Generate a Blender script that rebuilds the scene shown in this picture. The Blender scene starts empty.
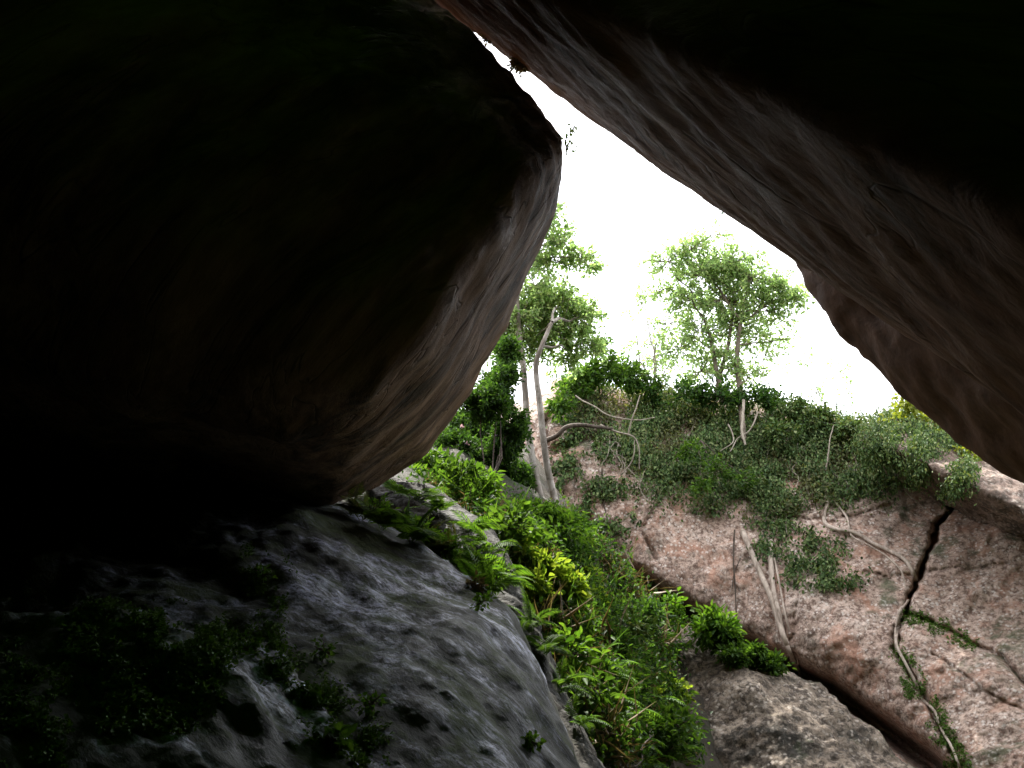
import bpy, bmesh, math, random
import numpy as np
from mathutils import Vector, Matrix, noise
from mathutils.bvhtree import BVHTree
random.seed(7); rng = np.random.default_rng(7)
S = bpy.context.scene
COL = S.collection
# ------------------------------------------------------------------ camera
TH = math.radians(20.0); F = 512/math.tan(math.radians(27.0)); CAM = Vector((0, 0, 1.6))
cam_d = bpy.data.cameras.new('camera'); cam = bpy.data.objects.new('camera', cam_d); COL.objects.link(cam)
cam.location = CAM; cam.rotation_euler = (math.radians(90)+TH, 0, 0)
cam_d.sensor_width = 36; cam_d.lens = 18/math.tan(math.radians(27.0)); cam_d.clip_end = 2000; cam_d.clip_start = .05
S.camera = cam
CT, ST = math.cos(TH), math.sin(TH)
def ray(px, py):
    x = (px-512)/F; y = (384-py)/F
    return Vector((x, CT-y*ST, ST+y*CT))
def P(px, py, d): return CAM + ray(px, py)*d
def Pn(px, py, d):
    x = (px-512)/F; y = (384-py)/F
    return np.stack([x*d, (CT-y*ST)*d, 1.6+(ST+y*CT)*d], -1)
# ------------------------------------------------------------------ tags
def tag(o, label=None, cat=None, group=None, kind=None):
    if label: o['label'] = label
    if cat: o['category'] = cat
    if group: o['group'] = group
    if kind: o['kind'] = kind
    return o
def empty(name, loc):
    o = bpy.data.objects.new(name, None); COL.objects.link(o); o.location = loc; o.empty_display_size = .2
    return o
def link_mesh(name, me, mat, parent=None):
    o = bpy.data.objects.new(name, me); COL.objects.link(o)
    if mat: me.materials.append(mat)
    if parent is not None:
        o.parent = parent; o.matrix_parent_inverse = Matrix.Translation(-parent.location)
    return o
def mesh_np(name, V, faces_idx, nper):
    me = bpy.data.meshes.new(name)
    nf = len(faces_idx)//nper
    me.vertices.add(len(V)); me.vertices.foreach_set('co', np.ascontiguousarray(V, dtype=np.float32).ravel())
    me.loops.add(len(faces_idx)); me.loops.foreach_set('vertex_index', np.ascontiguousarray(faces_idx, dtype=np.int32))
    me.polygons.add(nf); me.polygons.foreach_set('loop_start', np.arange(0, nf*nper, nper, dtype=np.int32))
    me.polygons.foreach_set('use_smooth', np.ones(nf, dtype=bool))
    me.update(calc_edges=True); me.validate()
    return me
# ------------------------------------------------------------------ materials
def nt(mat): mat.use_nodes = True; t = mat.node_tree; t.nodes.clear(); return t
def N(t, typ, **k):
    n = t.nodes.new(typ)
    for a, b in k.items():
        if a.startswith('i_'): n.inputs[a[2:].replace('_', ' ')].default_value = b
        else: setattr(n, a, b)
    return n
def ramp(t, fac, stops, interp='LINEAR'):
    r = t.nodes.new('ShaderNodeValToRGB'); r.color_ramp.interpolation = interp
    e = r.color_ramp.elements
    while len(e) > 1: e.remove(e[-1])
    for i, (p, c) in enumerate(stops):
        if not isinstance(c, (tuple, list)): c = (c, c, c)
        el = e[0] if i == 0 else e.new(p)
        el.position = p; el.color = (*c[:3], 1)
    t.links.new(fac, r.inputs['Fac']); return r.outputs['Color']
def mix(t, fac, a, b, mode='MIX'):
    m = t.nodes.new('ShaderNodeMix'); m.data_type = 'RGBA'; m.blend_type = mode
    for sock, v in ((m.inputs[0], fac), (m.inputs[6], a), (m.inputs[7], b)):
        if hasattr(v, 'links'): t.links.new(v, sock)
        elif isinstance(v, (tuple, list)): sock.default_value = (*v[:3], 1)
        else: sock.default_value = v
    return m.outputs[2]
def math_n(t, op, a, b=0.0, clamp=False):
    m = t.nodes.new('ShaderNodeMath'); m.operation = op; m.use_clamp = clamp
    for i, v in enumerate((a, b)):
        if hasattr(v, 'links'): t.links.new(v, m.inputs[i])
        else: m.inputs[i].default_value = v
    return m.outputs[0]
def noise_n(t, vec, scale, detail=8, rough=.6, dist=0.0):
    n = N(t, 'ShaderNodeTexNoise'); n.inputs['Scale'].default_value = scale; n.inputs['Detail'].default_value = detail
    n.inputs['Roughness'].default_value = rough; n.inputs['Distortion'].default_value = dist
    t.links.new(vec, n.inputs['Vector']); return n.outputs['Fac']
def rock_mat(name, cols, scale=1.0, rot=(0,0,0), stretch=(1,1,1), bump=.5, bdist=.08, rough=(.6,.9), spec=.4,
             lichen=None, stain=None, moss=None, fine=14.0, iron=None, veins=None, sheen_streak=None, mottle=None):
    m = bpy.data.materials.new(name); t = nt(m)
    out = N(t, 'ShaderNodeOutputMaterial'); b = N(t, 'ShaderNodeBsdfPrincipled'); t.links.new(b.outputs[0], out.inputs[0])
    tc = N(t, 'ShaderNodeTexCoord'); obj = tc.outputs['Object']
    mp = N(t, 'ShaderNodeMapping'); mp.inputs['Rotation'].default_value = rot
    t.links.new(obj, mp.inputs['Vector'])
    mp2 = N(t, 'ShaderNodeMapping'); mp2.inputs['Scale'].default_value = stretch; t.links.new(mp.outputs[0], mp2.inputs['Vector'])
    sv = mp2.outputs[0]
    n1 = noise_n(t, sv, scale, 10, .7, .05)
    n = len(cols); lo, hi = .3, .7
    c = ramp(t, n1, [(lo+(hi-lo)*i/(n-1), cc) for i, cc in enumerate(cols)])
    nf = noise_n(t, sv, scale*fine, 6, .7)
    c = mix(t, 1.0, c, ramp(t, nf, [(.3, .62), (.5, 1.0), (.7, 1.25)]), 'MULTIPLY')
    hgt = math_n(t, 'ADD', math_n(t, 'MULTIPLY', n1, 1.0), math_n(t, 'MULTIPLY', nf, .35))
    if mottle:
        mo = noise_n(t, obj, mottle[0], 10, .78, .15)
        c = mix(t, ramp(t, mo, [(.44, mottle[2]), (.53, 0)]), c, mottle[1])
        hgt = math_n(t, 'ADD', hgt, math_n(t, 'MULTIPLY', mo, .7))
    if iron:
        ni = noise_n(t, obj, iron[0], 7, .7, .6)
        c = mix(t, ramp(t, ni, [(iron[1], 0), (iron[1]+.12, iron[3])]), c, iron[2])
    if stain:
        ns = noise_n(t, sv, stain[0], 9, .75, .3)
        c = mix(t, ramp(t, ns, [(stain[1], 0), (stain[1]+.1, stain[3])]), c, stain[2])
    if veins:
        for sc, amt in veins:
            vn = noise_n(t, sv, sc, 4, .6, 1.2)
            vv = math_n(t, 'ABSOLUTE', math_n(t, 'SUBTRACT', vn, .5))
            mask = ramp(t, vv, [(0, amt), (.012, 0)])
            c = mix(t, mask, c, (.02, .018, .015))
            hgt = math_n(t, 'SUBTRACT', hgt, math_n(t, 'MULTIPLY', mask, .5))
    if lichen:
        vo = N(t, 'ShaderNodeTexVoronoi'); vo.inputs['Scale'].default_value = lichen[0]; vo.inputs['Randomness'].default_value = 1
        w = noise_n(t, obj, lichen[0]*.8, 4, .6)
        wv = t.nodes.new('ShaderNodeVectorMath'); wv.operation = 'ADD'
        t.links.new(obj, wv.inputs[0])
        wn = N(t, 'ShaderNodeTexNoise'); wn.inputs['Scale'].default_value = lichen[0]*1.3; wn.inputs['Detail'].default_value = 4; t.links.new(obj, wn.inputs['Vector'])
        wsc = t.nodes.new('ShaderNodeVectorMath'); wsc.operation = 'SCALE'; wsc.inputs['Scale'].default_value = .9/lichen[0]
        t.links.new(wn.outputs['Color'], wsc.inputs[0]); t.links.new(wsc.outputs[0], wv.inputs[1])
        t.links.new(wv.outputs[0], vo.inputs['Vector'])
        spot = ramp(t, vo.outputs['Distance'], [(.18, 1), (.42, 0)])
        gate = ramp(t, noise_n(t, obj, lichen[3], 6, .7), [(.42, 0), (.56, 1)])
        lm = math_n(t, 'MULTIPLY', math_n(t, 'MULTIPLY', spot, gate), lichen[2])
        c = mix(t, lm, c, lichen[1])
    if sheen_streak:
        ms = N(t, 'ShaderNodeMapping'); ms.inputs['Rotation'].default_value = sheen_streak['rot']; t.links.new(obj, ms.inputs['Vector'])
        ms2 = N(t, 'ShaderNodeMapping'); ms2.inputs['Scale'].default_value = sheen_streak['scale']; t.links.new(ms.outputs[0], ms2.inputs['Vector'])
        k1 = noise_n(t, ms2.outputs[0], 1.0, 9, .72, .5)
        k2 = noise_n(t, obj, sheen_streak.get('gate', .8), 4, .6)
        sm = ramp(t, math_n(t, 'ADD', math_n(t, 'MULTIPLY', k1, .5), math_n(t, 'MULTIPLY', k2, .5)), [(sheen_streak['lo'], 0), (sheen_streak['lo']+.1, sheen_streak['amt'])])
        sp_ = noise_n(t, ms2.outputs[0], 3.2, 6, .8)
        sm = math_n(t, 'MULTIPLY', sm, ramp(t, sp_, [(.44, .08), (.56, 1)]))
        c = mix(t, sm, c, sheen_streak['col'])
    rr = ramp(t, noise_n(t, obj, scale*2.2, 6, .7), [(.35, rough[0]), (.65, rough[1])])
    if sheen_streak: rr = mix(t, sm, rr, (.24,)*3)
    if moss:
        ge = N(t, 'ShaderNodeNewGeometry'); sx = N(t, 'ShaderNodeSeparateXYZ'); t.links.new(ge.outputs['Normal'], sx.inputs[0])
        up = math_n(t, 'MULTIPLY', sx.outputs['Z'], moss[1])
        nm = noise_n(t, obj, moss[0], 10, .75, .4)
        k = math_n(t, 'ADD', nm, up)
        mask = ramp(t, k, [(moss[2], 0), (moss[2]+.1, moss[4])])
        gcol = mix(t, noise_n(t, obj, 25, 4, .7), moss[3], tuple(v*2.2 for v in moss[3]))
        c = mix(t, mask, c, gcol)
        rr = mix(t, mask, rr, (.9,)*3)
        hgt = math_n(t, 'ADD', hgt, math_n(t, 'MULTIPLY', math_n(t, 'MULTIPLY', mask, nf), .12))
    t.links.new(c, b.inputs['Base Color']); t.links.new(rr, b.inputs['Roughness'])
    b.inputs['Specular IOR Level'].default_value = spec
    bp = N(t, 'ShaderNodeBump'); bp.inputs['Strength'].default_value = bump; bp.inputs['Distance'].default_value = bdist
    t.links.new(hgt, bp.inputs['Height']); t.links.new(bp.outputs[0], b.inputs['Normal'])
    return m
def leaf_mat(name, cols, trans=.45, gloss=.45):
    m = bpy.data.materials.new(name); t = nt(m)
    out = N(t, 'ShaderNodeOutputMaterial'); b = N(t, 'ShaderNodeBsdfPrincipled')
    ge = N(t, 'ShaderNodeNewGeometry')
    n = len(cols)
    c = ramp(t, ge.outputs['Random Per Island'], [(i/(n-1), cc) for i, cc in enumerate(cols)])
    t.links.new(c, b.inputs['Base Color']); b.inputs['Roughness'].default_value = gloss
    b.inputs['Specular IOR Level'].default_value = .22
    tr = N(t, 'ShaderNodeBsdfTranslucent')
    c2 = mix(t, 1.0, c, ((1.1, 1.3, .85) if name.startswith('tree') else (1.5, 1.45, .6)), 'MULTIPLY'); t.links.new(c2, tr.inputs['Color'])
    mx = N(t, 'ShaderNodeMixShader'); mx.inputs[0].default_value = trans
    t.links.new(b.outputs[0], mx.inputs[1]); t.links.new(tr.outputs[0], mx.inputs[2]); t.links.new(mx.outputs[0], out.inputs[0])
    return m
def bark_mat(name, c1, c2, scale=9, stretch=(1,1,.25), bump=.5, patch=None):
    m = bpy.data.materials.new(name); t = nt(m)
    out = N(t, 'ShaderNodeOutputMaterial'); b = N(t, 'ShaderNodeBsdfPrincipled'); t.links.new(b.outputs[0], out.inputs[0])
    tc = N(t, 'ShaderNodeTexCoord'); mp = N(t, 'ShaderNodeMapping'); mp.inputs['Scale'].default_value = stretch
    t.links.new(tc.outputs['Object'], mp.inputs['Vector'])
    n1 = noise_n(t, mp.outputs[0], scale, 8, .7, .5)
    c = ramp(t, n1, [(.35, c1), (.62, c2)])
    if patch:
        c = mix(t, ramp(t, noise_n(t, tc.outputs['Object'], patch[0], 5, .6), [(.5, 0), (.58, .8)]), c, patch[1])
    t.links.new(c, b.inputs['Base Color']); b.inputs['Roughness'].default_value = .85; b.inputs['Specular IOR Level'].default_value = .25
    bp = N(t, 'ShaderNodeBump'); bp.inputs['Strength'].default_value = bump; bp.inputs['Distance'].default_value = .02
    t.links.new(n1, bp.inputs['Height']); t.links.new(bp.outputs[0], b.inputs['Normal'])
    return m
M = {}
M['cliff'] = rock_mat('pink_lichened_rock', [(.28,.19,.145), (.46,.335,.27), (.56,.43,.355), (.62,.51,.44)], scale=1.8, bump=1.0, bdist=.035,
    lichen=(15, (.80,.73,.67), .8, 3.5), stain=(1.1, .55, (.085,.075,.06), .8), moss=(1.1, .12, .62, (.06,.07,.035), .65), fine=13,
    iron=(1.5, .50, (.50,.26,.175), .6), spec=.2, rough=(.75,.95), mottle=(12.0, (.14,.085,.065), .9))
M['ridge'] = rock_mat('brown_ridge_rock', [(.09,.065,.05), (.20,.14,.11), (.30,.22,.18), (.36,.29,.24)], scale=1.8, bump=1.0, bdist=.04, lichen=(15,(.5,.44,.38),.5,3.0),
    stain=(1.1,.52,(.05,.045,.035),.85), fine=12, mottle=(11.0,(.08,.06,.045),.8), spec=.2, rough=(.75,.95))
M['lowrock'] = rock_mat('dark_patched_rock', [(.08,.065,.055), (.24,.19,.145), (.46,.37,.29), (.54,.45,.36)], scale=1.5, bump=1.0, bdist=.08, mottle=(10.0, (.07,.055,.045), .9),
    lichen=(14, (.66,.58,.50), .75, 2.2), stain=(.9, .49, (.045,.042,.035), .9), moss=(1.6, .15, .70, (.035,.05,.018), .7), fine=9, spec=.25, rough=(.75,.95))
SR = (math.radians(20), math.radians(-35), math.radians(25))
M['hang'] = rock_mat('brown_overhang_rock', [(.06,.034,.02), (.15,.085,.05), (.27,.16,.095), (.33,.215,.14)], scale=1.0, rot=(0, math.radians(52), 0),
    stretch=(.25, 1.0, 2.6), bump=.7, bdist=.06, stain=(1.1, .5, (.035,.025,.018), .85), fine=8, spec=.15, rough=(.6,.9), veins=[(.8,.4)])
M['roof'] = rock_mat('banded_roof_rock', [(.055,.03,.018), (.13,.066,.038), (.18,.094,.055), (.27,.175,.115)], scale=1.0, rot=(0, math.radians(-32), math.radians(10)),
    stretch=(.22, .8, 2.2), bump=.8, bdist=.04, stain=(1.2, .55, (.08,.06,.05), .75), fine=8, spec=.1, rough=(.7,.95), veins=[(.5,.35)])
M['roofslab'] = rock_mat('smooth_brown_slab', [(.15,.085,.055), (.15,.08,.048), (.18,.10,.062)], scale=.9, rot=(0, math.radians(-38), 0),
    stretch=(.2, .8, 2.0), bump=.5, bdist=.04, stain=(.8, .58, (.10,.065,.05), .6), fine=8, spec=.1, rough=(.6,.9))
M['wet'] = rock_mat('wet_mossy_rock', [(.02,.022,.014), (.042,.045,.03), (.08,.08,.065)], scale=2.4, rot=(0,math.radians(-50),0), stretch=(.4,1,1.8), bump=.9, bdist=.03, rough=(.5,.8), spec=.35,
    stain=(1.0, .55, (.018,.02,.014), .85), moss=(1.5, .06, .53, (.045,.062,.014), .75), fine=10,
    sheen_streak=dict(rot=(0, math.radians(-50), 0), scale=(2.6, 6.0, 7.0), lo=.485, amt=1.0, col=(.66,.69,.92), gate=.9))  # pale streaks put the wet film's sky reflection into the colour
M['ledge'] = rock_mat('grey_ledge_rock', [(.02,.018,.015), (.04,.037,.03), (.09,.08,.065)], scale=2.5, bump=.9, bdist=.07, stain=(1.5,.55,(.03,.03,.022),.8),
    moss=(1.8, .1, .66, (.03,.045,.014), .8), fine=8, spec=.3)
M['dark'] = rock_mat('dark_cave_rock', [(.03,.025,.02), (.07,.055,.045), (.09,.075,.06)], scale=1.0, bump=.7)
M['soil'] = rock_mat('leaf_litter_soil', [(.018,.016,.01), (.045,.034,.02), (.07,.055,.03)], scale=4, bump=1.0, moss=(1.2,.1,.55,(.022,.035,.01),.8))
G = dict(bright=[(.11,.20,.03), (.18,.28,.04), (.27,.34,.06), (.08,.16,.02)],
         mid=[(.03,.07,.015), (.055,.12,.02), (.095,.18,.03), (.04,.085,.02)],
         fern=[(.04,.10,.015), (.08,.18,.022), (.13,.24,.035), (.03,.07,.012)],
         dark=[(.018,.045,.012), (.03,.075,.018), (.05,.11,.025), (.07,.14,.03)],
         ivy=[(.03,.055,.02), (.055,.10,.03), (.085,.15,.045), (.13,.19,.06), (.20,.23,.10)],
         tree=[(.17,.24,.11), (.24,.32,.14), (.32,.40,.17), (.40,.44,.19)],  # leaf colour paled to stand in for sky glare washing the crowns
         yellow=[(.14,.18,.03), (.26,.29,.05), (.09,.14,.03)],
         olive=[(.07,.10,.03), (.11,.14,.04), (.05,.08,.02), (.14,.12,.05)],
         olive2=[(.10,.12,.05), (.15,.17,.08), (.20,.20,.11), (.07,.09,.035)],
         moss=[(.05,.10,.015), (.08,.16,.02), (.11,.20,.03)],
         dry=[(.16,.12,.08), (.24,.19,.13), (.10,.08,.05)],
         violet=[(.22,.13,.36), (.30,.2,.42)])
for k, v in G.items(): M[k] = leaf_mat(k+'_foliage', v, trans=(.2 if k in ('ivy','dry','moss') else .6 if k=='tree' else .45), gloss=.62)
M['palebark'] = bark_mat('pale_bark', (.13,.11,.09), (.36,.32,.28), 8, patch=(5, (.48,.44,.40)))
M['bark'] = bark_mat('grey_brown_bark', (.07,.055,.04), (.20,.16,.12), 10)
M['root'] = bark_mat('pale_root_bark', (.22,.17,.135), (.60,.50,.42), 10)
M['twig'] = bark_mat('dark_twig_bark', (.04,.03,.025), (.11,.085,.065), 12)
M['drytwig'] = bark_mat('dry_twig_bark', (.16,.13,.10), (.36,.31,.25), 12)
# ------------------------------------------------------------------ rocks
def fbm(v, sc, o=5): return noise.fractal(v*sc, .9, 2.1, o)
def displace(me, terms):
    me.update()
    n = len(me.vertices)
    co = [v.co.copy() for v in me.vertices]; no = [v.normal.copy() for v in me.vertices]
    out = np.empty((n, 3), np.float32)
    for i in range(n):
        c = co[i]; s = 0.0
        for (sc, amp, rot, st, off, mode) in terms:
            q = c if rot is None else rot @ c
            q = Vector((q.x*st[0]+off, q.y*st[1], q.z*st[2]))*sc
            f = noise.fractal(q, .9, 2.1, 5)
            if mode == 'ridge': f = .35-abs(f)
            s += amp*f
        out[i] = c + no[i]*s
    me.vertices.foreach_set('co', out.ravel()); me.update()
def T(sc, amp, rot=None, st=(1,1,1), off=0.0, mode='n'):
    R = None if rot is None else Matrix.Rotation(math.radians(rot), 3, 'Y')
    return (sc, amp, R, st, off, mode)
def hull_mesh(name, pts, voxel, smooth, terms):
    bm = bmesh.new()
    for p in pts: bm.verts.new(p)
    r = bmesh.ops.convex_hull(bm, input=bm.verts)
    junk = list({g for g in r['geom_interior']+r['geom_unused'] if isinstance(g, bmesh.types.BMVert)})
    bmesh.ops.delete(bm, geom=junk, context='VERTS')
    me = bpy.data.meshes.new(name+'_hull'); bm.to_mesh(me); bm.free()
    tmp = bpy.data.objects.new('tmp', me); COL.objects.link(tmp)
    rm = tmp.modifiers.new('r', 'REMESH'); rm.mode = 'VOXEL'; rm.voxel_size = voxel
    sm = tmp.modifiers.new('s', 'SMOOTH'); sm.iterations = smooth; sm.factor = .5
    dg = bpy.context.evaluated_depsgraph_get(); dg.update()
    m2 = bpy.data.meshes.new_from_object(tmp.evaluated_get(dg)); m2.name = name
    bpy.data.objects.remove(tmp); bpy.data.meshes.remove(me)
    displace(m2, terms)
    m2.polygons.foreach_set('use_smooth', np.ones(len(m2.polygons), dtype=bool))
    return m2
def tps(ctrl):
    c = np.array(ctrl, float); xy = c[:, :2]/100.; n = len(c)
    def U(r2): return np.where(r2 > 1e-12, r2*np.log(r2+1e-12), 0)
    K = U(((xy[:, None]-xy[None])**2).sum(-1)) + np.eye(n)*.02
    A = np.zeros((n+3, n+3)); A[:n, :n] = K; A[:n, n] = 1; A[:n, n+1:] = xy; A[n, :n] = 1; A[n+1:, :n] = xy.T
    w = np.linalg.solve(A, np.concatenate([c[:, 2], [0, 0, 0]]))
    def f(px, py):
        q = np.stack([np.ravel(px), np.ravel(py)], -1)/100.
        r2 = ((q[:, None]-xy[None])**2).sum(-1)
        return (U(r2)@w[:n] + w[n] + q@w[n+1:]).reshape(np.shape(px))
    return f
PX = lambda L: [P(*q) for q in L]
SURF = []           # (object, bvh)
def reg(o):
    me = o.data; vs = [v.co.copy() for v in me.vertices]; fs = [tuple(p.vertices) for p in me.polygons]
    b = BVHTree.FromPolygons(vs, fs); SURF.append((o, b)); return b

# --- left hanging boulder
lp = PX([(440,14,7.0),(474,58,7.1),(533,98,7.2),(566,135,7.3),(561,185,7.6),(541,242,8.0),(507,322,8.5),(472,392,8.9),(432,452,9.2),(378,493,9.2),(328,506,8.0),
    (222,458,6.4),(130,427,5.6),(40,388,4.9),(-120,330,4.3),
    (250,-190,6.6),(60,-400,6.2),(535,170,6.2),(485,262,5.65),(430,345,5.35),(370,400,5.3),(290,440,5.6),
    (250,250,5.1),(100,150,4.95),(60,330,4.75),(0,250,4.6),(-300,200,4.4),(-300,0,4.6),
    (450,90,13),(300,250,13),(100,150,13),(400,330,12.5)])
lp += [Vector((-4.8,.5,4.2)), Vector((-9,-.5,6.5)), Vector((-10,-.5,4.5)), Vector((-10,10,4.5)), Vector((-10,10,10)), Vector((-3,9,11.5)), Vector((-8,2.5,9.5)), Vector((-2.5,6,9.2))]
left = link_mesh('hanging_boulder', hull_mesh('hanging_boulder', lp, .075, 5,
    [T(.35,.06), T(1.0,.06,52,(.3,.8,2.2)), T(2.2,.045,52,(.25,.8,2.2),3.0,'ridge'), T(6,.009,52,(.3,.8,1.5))]), M['hang'])
tag(left, 'huge dark brown boulder jutting over the cave from the left with a lit lower flank', 'boulder'); reg(left)
# --- roof boulder
rp = PX([(370,-50,10.5),(440,4,9.8),(470,16,9.7),(545,44,9.6),(606,114,9.2),(652,164,9.0),(722,204,8.6),(792,247,8.1),(850,276,7.5),(900,319,7.0),(960,366,6.5),(1024,407,6.0),(1200,520,4.8),
    (450,-60,6.9),(540,-20,6.2),(620,12,5.6),(700,38,5.1),(800,72,4.55),(900,118,4.1),(1024,180,3.65),(1200,280,3.15),(1500,480,2.7),
    (560,-250,6.6),(800,-250,5.6),(1024,-150,4.5),(1300,0,3.6),
    (300,-300,9.5)])
rp += [Vector((4,12,11)), Vector((0,9,12.5)), Vector((-2,9,12)), Vector((8,10,8)), Vector((9,9,11)), Vector((9,3,8)), Vector((9,3,11)), Vector((3,5,12))]
roof = link_mesh('overhang_boulder', hull_mesh('overhang_boulder', rp, .075, 2,
    [T(.35,.03), T(.8,.035,-32,(.15,.5,1.8)), T(1.5,.04,-32,(.12,.5,2.2),5.0,'ridge'), T(2.5,.03,-32,(.4,.8,1.2),2.0,'ridge'), T(8,.009,-32,(.5,.8,1.2))]), M['roof'])
tag(roof, 'massive banded brown rock roofing the cave from the upper right', 'boulder'); reg(roof)
bp_ = PX([(788,240,8.6),(794,262,8.5),(802,288,8.4),(822,318,8.2),(850,350,8.0),(900,396,7.7),(960,446,7.3),(1024,486,6.9),(1200,590,5.8),(1500,760,4.6),
    (815,238,7.9),(870,280,7.4),(930,330,6.9),(1024,395,6.2),(1200,500,5.0),(1500,640,3.9),(900,230,9.5),(1024,250,9.2),(1200,300,8),(1500,400,7)])
slab = link_mesh('overhang_slab', hull_mesh('overhang_slab', bp_, .06, 4,
    [T(.5,.07), T(1.1,.06,-38,(.3,.9,2.2)), T(3,.02,-38,(.4,.8,2.0),5.0,'ridge')]), M['roofslab'], roof)
reg(slab)
# --- unseen rocks added around the camera to block light and darken the cave
def simple_rock(name, pts, label, voxel=.2, mat='dark'):
    o = link_mesh(name, hull_mesh(name, pts, voxel, 3, [T(.35,.2), T(1.2,.1)]), M[mat]); tag(o, label, 'boulder'); return o
box = lambda x0,x1,y0,y1,z0,z1,s=.6: [Vector((x,y,z)) for x in (x0,x1) for y in (y0+s,y1-s) for z in (z0+s,z1-s)] + [Vector((x,y,z)) for x in (x0+s,x1-s) for y in (y0,y1) for z in (z0+s,z1-s)] + [Vector((x,y,z)) for x in (x0+s,x1-s) for y in (y0+s,y1-s) for z in (z0,z1)]
simple_rock('ceiling_light_blocker', box(-9.5,10,-10,5.4,7.4,11), 'unseen flat rock added above the standing place to block light', .25)  # added overhead, out of view, to stop light from above
simple_rock('rear_light_blocker', box(-11,11,-12,-5.5,-.8,9.4), 'unseen rock added at the rear to keep the cave dark')  # added behind the camera so no light enters from the back
simple_rock('side_light_blocker', box(4.6,10.5,-8,6.0,-.8,8.6)+[Vector((x,y,z)) for x,y in ((5.6,8),(7.4,12.2),(11,12.2)) for z in (-.8,5.5)], 'unseen rock added on the right to shut out side light')  # added out of frame to close the bright gap on the right
simple_rock('wall_light_blocker', box(-12,-4.2,-8,9,-.8,9), 'unseen rock added on the left to keep light out')  # added, unseen, to shut the left side against light
# --- wet sloping boulder
sp = PX([(320,503,8.2),(345,512,8.1),(402,543,7.7),(452,578,7.3),(508,611,6.8),(533,657,6.35),(552,705,5.95),(568,745,5.6),(600,830,5.0),(640,930,4.4),
    (285,505,7.6),(262,560,6.6),(236,625,5.5),(225,700,4.7),(235,800,3.8),(120,470,10),(60,600,7.5),(0,520,9.5),(-200,450,9),(300,700,4.45),(420,650,5.3),(470,720,4.9),(500,780,4.4),(250,900,3.4),(60,900,4.6),(-200,900,5.4),(400,950,3.3),
    (400,560,10.5),(330,520,12),(500,640,10),(560,760,8.5),(100,450,11)])
sp += [Vector((-6,3,-.6)), Vector((-6,10,-.6)), Vector((-1,10,-.6)), Vector((.3,6,-.6)), Vector((.1,3.6,-.4)), Vector((-3,4,-.6)), Vector((-6,10,3.6))]
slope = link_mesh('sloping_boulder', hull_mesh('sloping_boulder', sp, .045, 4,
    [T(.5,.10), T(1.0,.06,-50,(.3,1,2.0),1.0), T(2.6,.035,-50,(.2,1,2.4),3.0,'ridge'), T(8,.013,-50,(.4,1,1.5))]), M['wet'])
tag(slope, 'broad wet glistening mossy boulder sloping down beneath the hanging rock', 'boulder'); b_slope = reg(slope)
lo = PX([(-150,640,4.2),(60,606,4.3),(170,615,4.3),(225,640,4.3),(262,632,4.35),(290,650,4.25),(305,690,4.0),(345,745,3.7),(400,830,3.35),(430,930,3.0),
    (60,720,3.4),(190,740,3.25),(222,690,3.6),(-100,760,3.3),(150,900,2.5),(0,900,2.4),(-200,900,2.4),(100,650,5.5),(250,700,5.5),(350,850,4.8)])
lobe = link_mesh('low_boulder', hull_mesh('low_boulder', lo, .03, 3,
    [T(.7,.06), T(1.6,.07,-50,(.5,1,2.0),1.0), T(4.5,.03,-50,(.5,1,2.0),3.0,'ridge'), T(12,.01)]), M['wet'])
tag(lobe, 'low dark mossy boulder with pale streaks in the bottom left corner', 'boulder'); reg(lobe)
# --- ledge rock behind the ferns
lg = PX([(366,486,10.4),(395,474,10.7),(420,478,10.6),(450,494,10.2),(483,524,9.5),(508,562,8.8),(540,640,7.8),(570,708,7.0),(600,770,6.4),(645,860,5.8),
    (380,500,9.6),(440,530,9.0),(500,590,8.1),(540,680,7.1),(570,750,6.4),(600,850,5.6),(400,520,12),(470,540,11.5),(540,640,10),(600,760,8),(620,900,7)])
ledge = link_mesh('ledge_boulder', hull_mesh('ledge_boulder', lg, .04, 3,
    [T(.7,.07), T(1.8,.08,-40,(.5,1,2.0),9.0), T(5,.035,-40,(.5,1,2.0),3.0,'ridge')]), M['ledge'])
tag(ledge, 'grey rock ledge poking out behind the row of ferns', 'boulder'); reg(ledge)
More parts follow.
